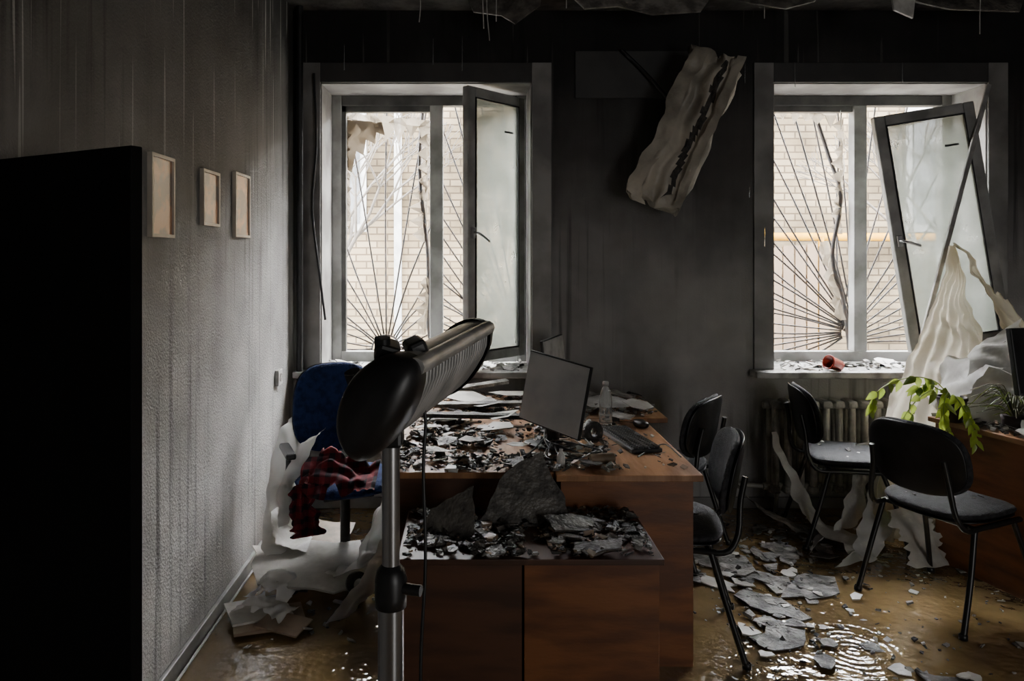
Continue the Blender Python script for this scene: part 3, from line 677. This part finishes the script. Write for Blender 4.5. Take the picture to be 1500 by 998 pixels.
# ---------------- right corner ----------------
b=B("curtain_rail"); b.box(((3.22+2.66)/2,(4.60+4.44)/2,(2.67+.92)/2),(.028,.018,1.84),'alu',rot=(math.radians(-5),math.radians(17.8),0),bev=.003); b.done()
b=B("draped_curtain")
b.ribbon([(2.86,4.40,1.66),(2.84,4.36,1.50),(2.80,4.31,1.2),(2.74,4.26,.98),(2.66,4.20,.72),(2.57,4.16,.35),(2.45,4.1,.04)],
         [(.03,.02,0),(.14,.08,0),(.40,.14,0),(.60,.16,0),(.72,.15,0),(.66,.2,0),(.55,.2,0)],'sheer',nu=70,nv=80,wr=.022,wf=5,fold=.022,nf=6)
b.ribbon([(2.87,4.40,1.66),(2.95,4.36,1.52),(3.02,4.3,1.32),(3.14,4.24,1.16),(3.24,4.2,1.02)],[(.03,.03,-.03),(.14,.05,-.08),(.18,.05,-.22),(.16,.05,-.34),(.06,.02,-.2)],'sheer',nu=40,nv=20,wr=.018,wf=6,fold=.014,nf=3,rag=.2)
b.done()
b=B("fallen_blind_sheets")
b.ribbon([(2.46,3.90,.79),(2.58,3.95,.95),(2.78,3.98,1.02),(3.0,3.92,.96),(3.2,3.85,.80)],[(.05,.26,.10),(.05,.28,.1),(.0,.30,.02),(0,.34,.0),(0,.3,.0)],'whitesheet',wr=.022,wf=6,rag=.25,nv=16)
b.ribbon([(2.55,3.72,.77),(2.68,3.78,.90),(2.80,3.95,1.10),(2.98,4.1,1.22)],[(.16,-.1,0),(.20,-.1,0),(.22,-.05,.05),(.14,0,.08)],'whitesheet',wr=.016,wf=6,rag=.2)
b.ribbon([(2.52,3.35,.77),(2.70,3.42,.83),(2.88,3.48,.87),(3.1,3.55,.80)],[(0,.16,.0),(0,.22,.05),(0,.26,.02),(0,.26,0)],'whitesheet',wr=.018,wf=6,rag=.3)
b.ribbon([(2.95,4.15,1.05),(3.05,3.98,1.16),(3.08,3.8,1.05),(3.0,3.6,.84)],[(.35,0,.04),(.40,0,.08),(.35,0,.05),(.25,0,0)],'whitesheet',wr=.02,wf=6,rag=.3)
b.done()
b=B("fallen_blind_sheets")
b.ribbon([(1.80,4.40,.55),(1.84,4.30,.36),(1.92,4.15,.14),(2.1,3.95,.03)],[(.03,0,0),(.06,.02,0),(.12,.08,0),(.20,.12,0)],'paper',wr=.02,wf=5,rag=.3)
b.ribbon([(2.42,4.3,.62),(2.36,4.2,.42),(2.25,4.08,.2),(2.12,3.95,.06),(2.0,3.8,.02)],[(.12,.06,0),(.14,.08,0),(.2,.1,0),(.24,.1,0),(.26,.1,0)],'whitesheet',wr=.02,wf=5,rag=.3)
b.ribbon([(2.30,4.35,.50),(2.22,4.22,.30),(2.08,4.12,.10),(1.9,4.05,.02)],[(.10,.06,0),(.14,.08,0),(.18,.14,0),(.2,.16,0)],'whitesheet',wr=.02,wf=5,rag=.3)
b.ribbon([(1.5,4.5,.35),(1.62,4.42,.2),(1.78,4.3,.06),(2.0,4.2,.02)],[(.02,.08,0),(.02,.12,0),(.02,.16,0),(0,.16,0)],'plaster',wr=.015,rag=.3)
b.ribbon([(2.3,3.95,.25),(2.35,3.85,.14),(2.3,3.72,.03)],[(.2,.06,0),(.22,.05,0),(.22,.05,0)],'paper',wr=.02,rag=.3)
b.done()
b=B("computer_monitor"); X=Matrix.Translation((2.84,3.60,.752))@Matrix.Rotation(math.radians(12),4,'Z')
b.box((0,0,.34),(.50,.03,.32),'black',rot=(-.15,0,0),bev=.006,X=X); b.box((0,.03,.16),(.06,.03,.2),'black',bev=.004,X=X); b.pad(.25,.2,.015,'black',X@Matrix.Translation((0,.02,.009))); b.done()

def leaf(b,p,d,up,l,w,m):
    d=d.normalized(); s_=d.cross(up).normalized(); n_=s_.cross(d)
    prof=[(0,.02),(.12,.55),(.3,1),(.55,.85),(.8,.42),(1,.0)]; vs=[];fs=[]
    for t,q in prof:
        c=p+d*l*t-n_*l*.25*t*t; vs+= [c-s_*w/2*q+n_*w*.18*q,c,c+s_*w/2*q+n_*w*.18*q]
    for i in range(len(prof)-1):
        a=i*3; fs+=[[a,a+1,a+4,a+3],[a+1,a+2,a+5,a+4]]
    b.add(vs,fs,m,None,True)
b=B("pothos_plant"); X=Matrix.Translation((2.47,3.80,.752))
b.lathe([(0,0),(.05,0),(.068,.11),(.072,.11),(.072,.125),(.062,.125),(.060,.10),(0,.10)],'terracotta',X)
top=Vector((2.47,3.80,.86))
stems=[[(0,0,0),(-.10,-.02,.10),(-.25,-.04,.12),(-.40,-.05,.06),(-.45,-.05,-.04)],
 [(0,0,0),(-.08,-.04,.06),(-.20,-.08,.04),(-.30,-.1,-.06),(-.36,-.1,-.18),(-.42,-.1,-.25)],
 [(0,0,0),(-.06,-.06,.05),(-.12,-.12,-.02),(-.12,-.14,-.12),(-.08,-.16,-.22)],
 [(0,0,0),(-.04,-.08,.04),(-.03,-.15,-.03),(0.0,-.17,-.13),(.0,-.17,-.20)],
 [(0,0,0),(-.09,.02,.07),(-.18,.02,.05),(-.22,-.0,-.08),(-.2,-.02,-.16)]]
for st in stems:
    P=catmull([top+Vector(q) for q in st],14); b.tube(P,.0028,'leaf',n=5)
    for i in range(3,15):
        p=P[i]; t=(P[i]-P[i-1]).normalized()
        for sg in (-1,1):
            if R(0,1)<.40: continue
            d=t*.5+Vector((sg*R(.2,.9),R(-.5,.1),R(-1.2,-.1))); leaf(b,p,d,Vector((R(-.3,.3),-.9,.5)),R(.05,.08),R(.025,.042),random.choice(['leafT','leaf','leafT']))
b.done()
b=B("withered_spider_plant"); X=Matrix.Translation((2.66,3.62,.752)); b.lathe([(0,0),(.045,0),(.06,.07),(.054,.07),(0,.06)],'terracotta',X)
for _ in range(80):
    a=R(0,6.3); r=R(.08,.22); z=R(.02,.16); c=Vector((2.66,3.62,.80)); d=Vector((math.cos(a),math.sin(a),0))
    P=catmull([c,c+d*r*.4+Vector((0,0,z)),c+d*r+Vector((0,0,z*R(.3,1.0)))],8); b.tube(P,[.003]*5+[.0022]*3+[.001],'dryleaf' if R(0,1)<.8 else 'leaf',n=4)
b.done()
top=B("desk_debris"); Xd=Matrix.Translation((2.42,3.92,0))@Matrix.Rotation(math.radians(13),4,'Z')
for _ in range(900):
    p=Xd@Vector((R(.02,.8),R(-1.1,-.03),.751)); top.chunk(p,R(.006,.024),random.choice(['char','plaster','white','plasterd','char']))
for _ in range(110):
    p=Xd@Vector((R(.05,.8),R(-1.1,-.06),.760)); top.flake(p,R(.02,.07),random.choice(['char','plaster','paper','plasterd']),th=.002,tilt=.3)
for _ in range(12):
    p=Xd@Vector((R(.1,.6),R(-.8,-.1),.775)); top.box(p,(R(.1,.3),.012,.008),random.choice(['plaster','char','tanboard']),rot=(R(-.1,.1),R(-.15,.15),R(0,3)))
top.done()

# ---------------- left sheets & floor debris ----------------
b=B("curled_wallpaper")
b.ribbon([(-.84,3.98,.72),(-.89,3.94,.76),(-.95,3.90,.66),(-.97,3.84,.42),(-.93,3.74,.20),(-.86,3.64,.10)],[(.08,.06,.0),(.10,.08,0),(.12,.1,0),(.16,.12,0),(.22,.14,0),(.26,.14,0)],'whitesheet',nu=50,nv=16,wr=.022,wf=6,rag=.12)
b.ribbon([(-.74,3.60,.74),(-.80,3.55,.70),(-.86,3.50,.52),(-.88,3.46,.34)],[(.05,.1,.02),(.07,.10,0),(.06,.10,0),(.03,.06,0)],'whitesheet',wr=.014,rag=.15,nv=12)
b.ribbon([(-.36,3.40,.60),(-.39,3.36,.50),(-.44,3.34,.34),(-.52,3.34,.20),(-.60,3.36,.17)],[(.05,.12,.06),(.06,.14,.04),(.10,.16,0),(.12,.16,0),(.10,.12,0)],'whitesheet',nu=40,nv=16,wr=.022,wf=6,rag=.1)
b.ribbon([(-.36,3.28,.36),(-.42,3.24,.22),(-.50,3.22,.10),(-.56,3.2,.03)],[(.10,.06,0),(.12,.1,0),(.12,.1,0),(.12,.1,0)],'whitesheet',wr=.018,rag=.1)
b.ribbon([(-.98,3.8,.32),(-.93,3.72,.22),(-.88,3.68,.18),(-.80,3.66,.17)],[(.04,.2,0),(.05,.2,0),(.05,.18,0),(0,.14,0)],'paper',wr=.014,rag=.1)
b.done()
slab("plywood_board",[(-.30,.24),(.24,.20),(.32,-.16),(.16,-.22),(-.20,-.10)],(-.78,3.48,.125),(math.radians(9),math.radians(-4),.05),'paper',.01)
slab("plywood_board",[(-.20,.16),(.2,.2),(.22,-.14),(-.16,-.18)],(-.84,3.76,.15),(math.radians(12),math.radians(4),-.15),'tanboard',.01)
slab("plywood_board",[(-.16,.10),(.14,.12),(.16,-.06),(-.1,-.12)],(-.50,3.42,.10),(math.radians(10),math.radians(8),-.1),'plaster',.008)
b=B("soaked_book")
b.box((-.88,3.22,.02),(.30,.22,.012),'tanboard',rot=(0,.03,.35)); b.box((-.94,3.27,.035),(.26,.20,.010),'paper',rot=(.04,.05,.5)); b.box((-.80,3.16,.03),(.20,.14,.006),'tanboard',rot=(.06,.08,-.3))
b.ribbon([(-1.03,3.28,.05),(-.95,3.25,.09),(-.85,3.23,.06),(-.78,3.2,.045)],[(.05,.16,0)]*4,'whitesheet',wr=.02,wf=9,rag=.15); b.ribbon([(-1.0,3.38,.06),(-.9,3.38,.11),(-.8,3.36,.06)],[(.05,.12,0)]*3,'whitesheet',wr=.03,wf=9,rag=.15)
b.done()
b=B("adhesive_tape_roll"); X=Matrix.Translation((-.50,3.27,.15))@Matrix.Rotation(math.radians(75),4,'X')@Matrix.Rotation(.4,4,'Y')
b.lathe([(.025,-.025),(.05,-.025),(.05,.025),(.025,.025),(.025,-.025)],'char',X); b.done()

b=B("floor_debris")
pf=['plaster','plasterd','plaster','white','char','paper','plasterd']
def ok(x,y):
    return not(-.36<x<.93 and 2.35<y<4.5)
for _ in range(500):
    x,y=R(1.0,3.2),R(2.1,4.5)
    if ok(x,y): b.chunk((x,y,0),R(.004,.018)*R(.4,1),random.choice(pf))
for _ in range(70):
    x,y=R(1.05,3.1),R(2.2,4.4)
    if ok(x,y): b.flake((x,y,.002),R(.015,.05),random.choice(['paper','white','plasterd','plaster']),th=R(.001,.004),tilt=.06)
for cx,cy,n_,rad in ((1.35,3.78,20,.28),(1.42,3.35,12,.26),(1.28,3.05,8,.18),(1.66,3.6,8,.2),(1.72,2.60,12,.22),(2.45,2.68,22,.3),(1.7,4.1,16,.25),(2.65,3.0,12,.2)):
    for _ in range(n_):
        a=R(0,6.3); r=rad*math.sqrt(R(0,1))*1.1; b.flake((cx+r*math.cos(a),cy+r*math.sin(a),.003+R(0,.008)),R(.02,.065),random.choice(['plaster','plasterd','plasterd','plasterd','paper']),th=R(.002,.006),tilt=.10,asp=R(1,1.5))
    for _ in range(n_*3):
        a=R(0,6.3); r=rad*1.3*R(0,1); b.chunk((cx+r*math.cos(a),cy+r*math.sin(a),0),R(.004,.018),random.choice(['plaster','plasterd','white','char']))
for _ in range(90):
    x,y=R(-1.05,-.45),R(3.0,4.4); b.chunk((x,y,0),R(.006,.025),random.choice(pf))
b.done()
b=B("fallen_plaster_sheets")
for (x,y,s,a,m_) in ((1.32,3.82,.15,1.5,'plasterd'),(1.36,3.38,.15,1.3,'plasterd'),(1.62,3.55,.12,1.7,'plasterd'),(1.28,3.08,.10,1.3,'plasterd'),(1.68,4.0,.10,1.5,'plaster'),
    (1.80,2.64,.15,1.7,'plasterd'),(2.45,2.75,.10,1.3,'plaster'),(1.48,3.60,.10,1.4,'plaster'),(1.2,3.6,.08,1.4,'paper'),(2.75,2.6,.14,1.3,'plasterd')):
    b.flake((x,y,.004),s,m_,th=.005,tilt=.03,n=random.randint(12,18),asp=a,jag=.26)
b.done()

# ceiling pieces, drips
b=B("hanging_ceiling_piece")
b.poly([(-.14,0),(.15,.02),(.10,-.12),(.02,-.16),(-.02,-.30),(-.13,-.26)],.01,'white',Matrix.Translation((2.36,4.0,H))@Euler((math.radians(80),0,.2)).to_matrix().to_4x4())
b.poly([(-.25,0),(.22,0),(.20,-.14),(.06,-.26),(-.02,-.20),(-.18,-.17)],.01,'plasterd',Matrix.Translation((.2,4.3,H))@Euler((math.radians(70),0,-.1)).to_matrix().to_4x4())
b.poly([(-.4,0),(.5,0),(.4,-.14),(.1,-.18),(-.1,-.12),(-.3,-.15)],.01,'plaster',Matrix.Translation((.95,4.4,H))@Euler((math.radians(60),0,.1)).to_matrix().to_4x4())
b.poly([(-.5,0),(.4,0),(.3,-.16),(-.1,-.14)],.01,'plasterd',Matrix.Translation((2.9,4.4,H))@Euler((math.radians(60),0,.0)).to_matrix().to_4x4())
b.poly([(-.3,0),(.3,0),(.22,-.12),(.05,-.17),(-.2,-.10)],.01,'plasterd',Matrix.Translation((1.75,4.3,H))@Euler((math.radians(65),0,-.1)).to_matrix().to_4x4())
for (x,y,l) in ((.06,4.1,.30),(.15,4.1,.26),(.09,4.12,.36),(-.3,4.3,.2),(1.7,4.3,.18),(2.9,4.2,.3),(.55,4.3,.12)):
    b.tube([(x,y,H),(x+R(-.01,.01),y,H-l*.5),(x+R(-.015,.015),y,H-l)],.0028,'white',n=5,smooth_n=6)
b.done()
b=B("water_drips")
for (x,y,z,l) in ((1.63,4.4,2.75,.12),(1.84,4.2,2.7,.14),(1.62,4.3,2.0,.06),(1.55,3.9,1.75,.10),(2.45,4.2,2.7,.12),(-.2,3.9,2.75,.14),(-.05,4.2,2.85,.2),(.65,4.3,2.0,.08),(1.9,3.8,2.35,.1),(-.6,3.5,2.6,.12)):
    b.tube([(x,y,z),(x,y,z-l*.5),(x,y,z-l)],[.0008,.0018,.003],'clear',n=6)
b.done()

# ---------------- light ----------------
w=bpy.data.worlds.new("World"); scene.world=w; w.use_nodes=True
bg=w.node_tree.nodes["Background"]; bg.inputs[0].default_value=(.97,.985,1.0,1); bg.inputs[1].default_value=66.0
ld=bpy.data.lights.new("rear_fill_light",'AREA'); ld.energy=44; ld.size=1.4; ld.size_y=2.2; ld.shape='RECTANGLE'; ld.color=(1,.98,.95)  # added fill lamp behind the camera; the rear wall has no doorway
lo=bpy.data.objects.new("rear_fill_light",ld); lo.location=(2.6,-2.3,1.4); lo.rotation_euler=(math.radians(90),0,math.radians(15)); scene.collection.objects.link(lo)

# ---------------- camera ----------------
cd=bpy.data.cameras.new("camera"); cam=bpy.data.objects.new("camera",cd); scene.collection.objects.link(cam); scene.camera=cam
cam.location=(0,0,1.6); cam.rotation_euler=(math.radians(90),0,0); cd.sensor_width=36; cd.lens=26; cd.shift_x=.04; cd.shift_y=-.0827; cd.clip_start=.05
